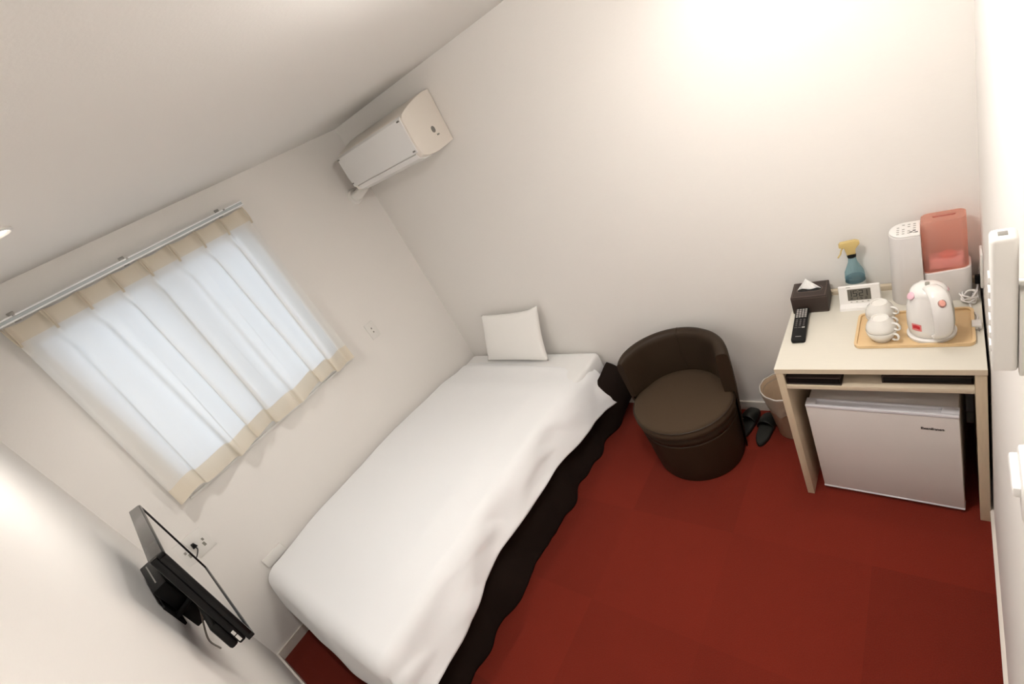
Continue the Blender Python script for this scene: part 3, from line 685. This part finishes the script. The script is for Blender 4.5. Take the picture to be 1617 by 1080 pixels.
grid(bm, lab2, 8, 8); obj('badge_emblem', bm, 'red', o)
bm = B(); tube(bm, [(-0.010, 0.044, 0.150), (-0.013, 0.060, 0.163), (-0.014, 0.066, 0.168)], lambda t: 0.018 - .007 * t, 14, 5); obj('spout', bm, 'kettle', kt, smooth=60)

# cups: two stacks, one standing cup with a second one upside down on its rim
cz = DZ + .0065; CH = 0.046
def cup(label, loc, flip, rz, group):
    t = thing('teacup', label, 'cup', loc, (math.pi if flip else 0, 0, rz), group)
    obj('bowl', lathe(B(), [(0.001, 0.004), (0.020, 0.004), (0.022, 0), (0.025, 0), (0.027, 0.005), (0.037, 0.018), (0.0420, 0.032), (0.0440, CH - .001), (0.0430, CH), (0.0415, CH - .002), (0.0395, 0.032), (0.033, 0.017), (0.023, 0.008), (0.001, 0.0065)], 48, cap0=True, cap1=True), 'cup', t, smooth=60)
    obj('handle', tube(B(), [(0.041, 0, CH - .008), (0.052, 0, CH - .006), (0.059, 0, CH - .014), (0.056, 0, CH - .026), (0.046, 0, CH - .032), (0.038, 0, CH - .031)], 0.0042, 10, 6, sq=(1, .8)), 'cup', t, smooth=60)
for (cxx, cyy), where in (((2.702, 1.925), 'front'), ((2.694, 2.022), 'rear')):
    cup('white teacup standing upright at the bottom of the %s pair on the tray' % where, (cxx, cyy, cz), False, R(-35), 'teacups on the tray')
    cup('white teacup turned upside down on top of the %s pair' % where, (cxx, cyy, cz + 2 * CH + .001), True, R(-25), 'teacups on the tray')

# cords
wc = thing('power_cord', 'white power cord coiled and tied beside the humidifier', 'cord', (2.930, 2.135, DZ))
bm = B()
pts = []
for k in range(46):
    a = k * 2 * math.pi / 11; s = math.cos(a)
    pts.append((-0.001 + 0.024 * math.cos(a + .2 * math.sin(k)) * (1 - .3 * abs(math.sin(k * .7))), 0.0 + 0.030 * math.sin(a), 0.006 + 0.0007 * k + .004 * math.sin(k * 1.9)))
pts += [(0.018, 0.01, 0.03), (0.022, 0.05, 0.035), (0.026, 0.09, 0.05), (0.031, 0.105, 0.08)]
tube(bm, pts, 0.0028, 8, 4); obj('cable', bm, 'cord', wc, smooth=60)
bm = B(); tube(bm, [(-0.022, -0.010, 0.012), (-.006, -.008, 0.046), (0.010, -0.006, 0.044), (0.022, -.01, 0.012)], 0.003, 8, 4); obj('tie', bm, 'cord', wc, smooth=60)
bm = B(); tube(bm, [(0.0, -0.028, 0.006), (0.004, -0.06, 0.004), (0.016, -0.10, 0.004), (0.012, -0.135, 0.006)], 0.0025, 8, 5); obj('lead', bm, 'cord', wc, smooth=60)
bm = B(); box(bm, 0.000, 0.024, -0.172, -0.136, 0.0, 0.018, .003); pg = obj('plug', bm, 'cord', wc)
bm = B(); box(bm, 0.004, 0.007, -0.187, -0.172, 0.006, 0.011); box(bm, 0.015, 0.018, -0.187, -0.172, 0.006, 0.011); obj('prong', bm, 'metal', pg)
op = thing('wall_outlet', 'narrow white outlet plate on the right wall behind the desk', 'outlet', (W, 2.165, 0.84))
obj('plate', box(B(), -0.007, 0, -0.035, 0.035, -0.065, 0.065, .003), 'white_pl', op)
obj('plug', box(B(), -0.020, -0.007, 0.010, 0.030, -0.075, -0.045, .003), 'black', op, label='black plug')

# ------------------------------------------------------------------ bin and slippers
bn = thing('waste_bin', 'round waste bin with clear plastic liner at the left side of the desk', 'waste bin', (2.272, 2.145, 0))
obj('bin_body', lathe(B(), [(0.068, 0.0), (0.072, 0.004), (0.100, 0.285), (0.104, 0.290), (0.102, 0.294), (0.097, 0.290), (0.069, 0.010), (0.001, 0.010)], 48, cap0=True, cap1=True), 'bin_inner', bn, smooth=60)
bm = B()
def bag(u, v):
    a = 2 * math.pi * u; n = noise.noise(Vector((math.cos(a) * 3, math.sin(a) * 3, v * 4)))
    if v < .25: r = 0.094 + .010 * (v / .25); z = 0.27 + .027 * (v / .25)
    else: k = (v - .25) / .75; r = 0.1065 - 0.016 * k + .008 * n * k + .003; z = 0.297 - 0.115 * k - .03 * k * noise.noise(Vector((math.cos(a) * 2, math.sin(a) * 2, 8)))
    return Vector((r * math.cos(a), r * math.sin(a), z + .002 * n))
grid(bm, bag, 90, 20); bmesh.ops.remove_doubles(bm, verts=bm.verts, dist=1e-5); obj('liner_bag', bm, 'bag', bn, smooth=180)
obj('liner_rim', tube(B(), [(0.1045 * math.cos(a / 40 * 2 * math.pi), 0.1045 * math.sin(a / 40 * 2 * math.pi), 0.297 + .002 * math.sin(a * 1.9)) for a in range(41)], 0.0022, 8, 2), 'cord', bn, smooth=60)
def slipper(label, loc, rz):
    t = thing('slipper', label, 'slipper', loc, (0, 0, rz), 'black slippers by the waste bin')
    sole = []
    for i in range(28):
        a = 2 * math.pi * i / 28; y = math.sin(a); wd_ = 0.040 + .006 * y
        sole.append((wd_ * math.cos(a) * (1 - .12 * math.exp(-((y + .1) ** 2) / .06)), 0.118 * y))
    obj('sole', prism(B(), sole, 0, 0.018, 'z', bev=.003), 'slipper', t)
    obj('insole', prism(B(), [(p[0] * .9, p[1] * .95) for p in sole], 0.0182, 0.021, 'z', bev=.0008), 'slipper_in', t)
    bm = B()
    def up(u, v):
        y = 0.0 + 0.100 * v; a = math.pi * u; wd_ = 0.041 * (1 - .45 * max(0, v - .5) ** 2 * 4 * .6)
        return Vector((wd_ * math.cos(a), y, 0.019 + (0.048 - .030 * v ** 2) * math.sin(a) ** .8))
    grid(bm, up, 20, 12); o = obj('upper', bm, 'slipper', t, smooth=180); o.modifiers.new('s', 'SOLIDIFY').thickness = .004
    return t
slipper('black slipper beside the waste bin with its heel towards the room', (2.142, 2.118, 0), R(-4))
t = slipper('black slipper behind the tub chair against the back wall', (2.048, 2.150, 0), R(-8))
obj('size_tag', box(B(), -.030, -.026, -.006, .014, .030, .0335, .0005), 'sticker', t)

# ------------------------------------------------------------------ wall plates
o = thing('wall_outlet', 'small white wall outlet on the window wall right of the curtain', 'outlet', (0, 1.661, 1.150))
pt_ = obj('plate', box(B(), 0, 0.006, -.036, .036, -.058, .058, .002), 'white_pl', o)
bm = B()
for zz in (-.014, .014): box(bm, .0055, .0075, -.004, .004, zz - .005, zz + .005)
obj('socket', bm, 'grey_mark', pt_)
o = thing('wall_outlet', 'white wall outlet with black plug behind the television', 'outlet', (0, 0.168, 0.885))
pt_ = obj('plate', box(B(), 0, 0.007, -.046, .046, -.070, .070, .002), 'white_pl', o)
bm = B(); box(bm, .0065, .009, .004, .016, -.035, -.012); box(bm, .0065, .009, .014, .024, -.005, .010); obj('socket', bm, 'cable_grey', pt_)
pgo = obj('plug', prism(B(), [(-.037, .0), (-.014, .0), (-.018, .024), (-.032, .026)], .007, .030, 'x', bev=.003), 'black', o, label='black power plug')
obj('power_lead', tube(B(), [(.022, -.024, .002), (.034, -.026, -.012), (.05, -.05, -.03), (.10, -.085, -.03), (.30, -.10, .02), (.60, -.10, .08)], .0028, 8, 6), 'cord_dark', o)
o = thing('junction_box', 'white box fixed to the window wall at the foot corner of the bed', 'junction box', (0, 0.345, 0.515))
obj('cover', box(B(), 0.0, 0.018, -.062, .062, -.030, .034, .004), 'white_pl', o)

# right wall, seen edge-on close to the camera
o = thing('wall_remote', 'white remote control standing in its holder on the right wall above the desk', 'remote control', (W, 0.915, 1.452))
obj('body', box(B(), -.031, -.008, -.015, .013, 0.0, .192, .005, 3), 'white_pl', o)
bm = B()
for i in range(6): box(bm, -.0325, -.0305, -.009, .008, .030 + i * .020, .040 + i * .020, .0006)
obj('keys', bm, 'hum_top', o)
obj('emitter', box(B(), -.024, -.016, -.006, .003, .1915, .1928, .0005), 'grey_mark', o)
obj('holder', box(B(), -.0075, 0, -.018, .017, -.004, .120, .002), 'white_pl', o)
o = thing('light_switch', 'white light switch on the right wall near the picture edge above', 'switch', (W, 0.66, 1.72))
obj('plate', box(B(), -.010, 0, -.036, .040, -.058, .045, .002), 'white_pl', o); obj('rocker', box(B(), -.019, -.0095, -.020, .030, -.030, .032, .003), 'hum_top', o)
o = thing('card_holder', 'white card key switch on the right wall low beside the picture edge', 'switch', (W, 0.68, 1.42))
obj('plate', box(B(), -.012, 0, -.040, .040, -.050, .070, .003), 'white_pl', o)
bm = B(); box(bm, -.022, -.0122, -.024, .034, .050, .100, .003); box(bm, -.028, -.0122, -.010, .038, .070, .084, .003); obj('card_slot', bm, 'hum_top', o)

# ------------------------------------------------------------------ television on its wall arm
tvp = (0.914, 0.134, 1.21); yaw, pit, rol = -0.027, -0.043, -0.076
Rm = Matrix.Rotation(yaw, 4, 'Z') @ Matrix.Rotation(pit, 4, 'X') @ Matrix.Rotation(rol, 4, 'Y')
tv = thing('television', 'black flat television on a wall arm left of the bed, seen edge-on', 'television')
tv.matrix_world = Matrix.Translation(tvp) @ Rm
w2, h2 = 0.751 / 2, 0.389 / 2; bz = 0.012
bm = B(); box(bm, -w2, w2, -.020, 0.0, h2 - bz, h2, .002); box(bm, -w2, w2, -.020, 0, -h2, -h2 + bz * 1.3, .002); box(bm, -w2, -w2 + bz, -.020, 0, -h2 + bz, h2 - bz, .002); box(bm, w2 - bz, w2, -.020, 0, -h2 + bz, h2 - bz, .002)
obj('bezel', bm, 'black_gloss', tv)
obj('screen', box(B(), -w2 + bz, w2 - bz, -.018, -.0035, -h2 + bz, h2 - bz), 'screen', tv)
bm = B(); box(bm, -w2 + .004, w2 - .004, -.040, -.0202, -h2 + .01, h2 - .004, .005); bk = obj('back_cover', bm, 'black', tv)
obj('top_strip', box(B(), -w2 + .004, w2 - .004, -.0400, -.004, h2 - .0035, h2 + .003, .001), 'tv_top_sheen', tv, label='glossy top with reflected light painted in grey')
bm = B(); box(bm, -w2 + .10, w2 - .012, -.064, -.0402, -h2 + .012, -h2 + .115, .008); obj('speaker_bulge', bm, 'black', bk)
bm = B(); box(bm, w2 - .0042, w2 - .0028, -.036, -.028, -h2 + .020, -h2 + .042); box(bm, w2 - .0042, w2 - .0028, -.036, -.028, -h2 + .046, -h2 + .062); obj('port_label', bm, 'sticker', bk, label='white port label')
arm = thing('tv_wall_bracket', 'steel wall bracket behind the television', 'bracket', (0.90, 0, 1.19))
obj('wall_plate', box(B(), -.12, .10, 0, .008, -.10, 0.0, .002), 'black', arm)
obj('arm', tube(B(), [(0.092, .006, -.06), (0.10, .03, -.05), (0.10, .078, -.04)], .010, 12, 4), 'black', arm)
obj('cable', tube(B(), [(.10, .06, -.09), (.12, .03, -.14), (.13, .008, -.19), (.10, .006, -.26)], .003, 8, 5), 'cable_grey', arm)
st = thing('set_top_box', 'black set top box fixed upright behind the television', 'set top box', (0.85, 0.002, 1.14))
obj('case', box(B(), -.13, .13, .012, .056, -.10, .105, .004), 'black', st)
bm = B(); box(bm, -.10, .08, .030, .034, .1045, .1058); obj('vent', bm, 'grey_mark', st)
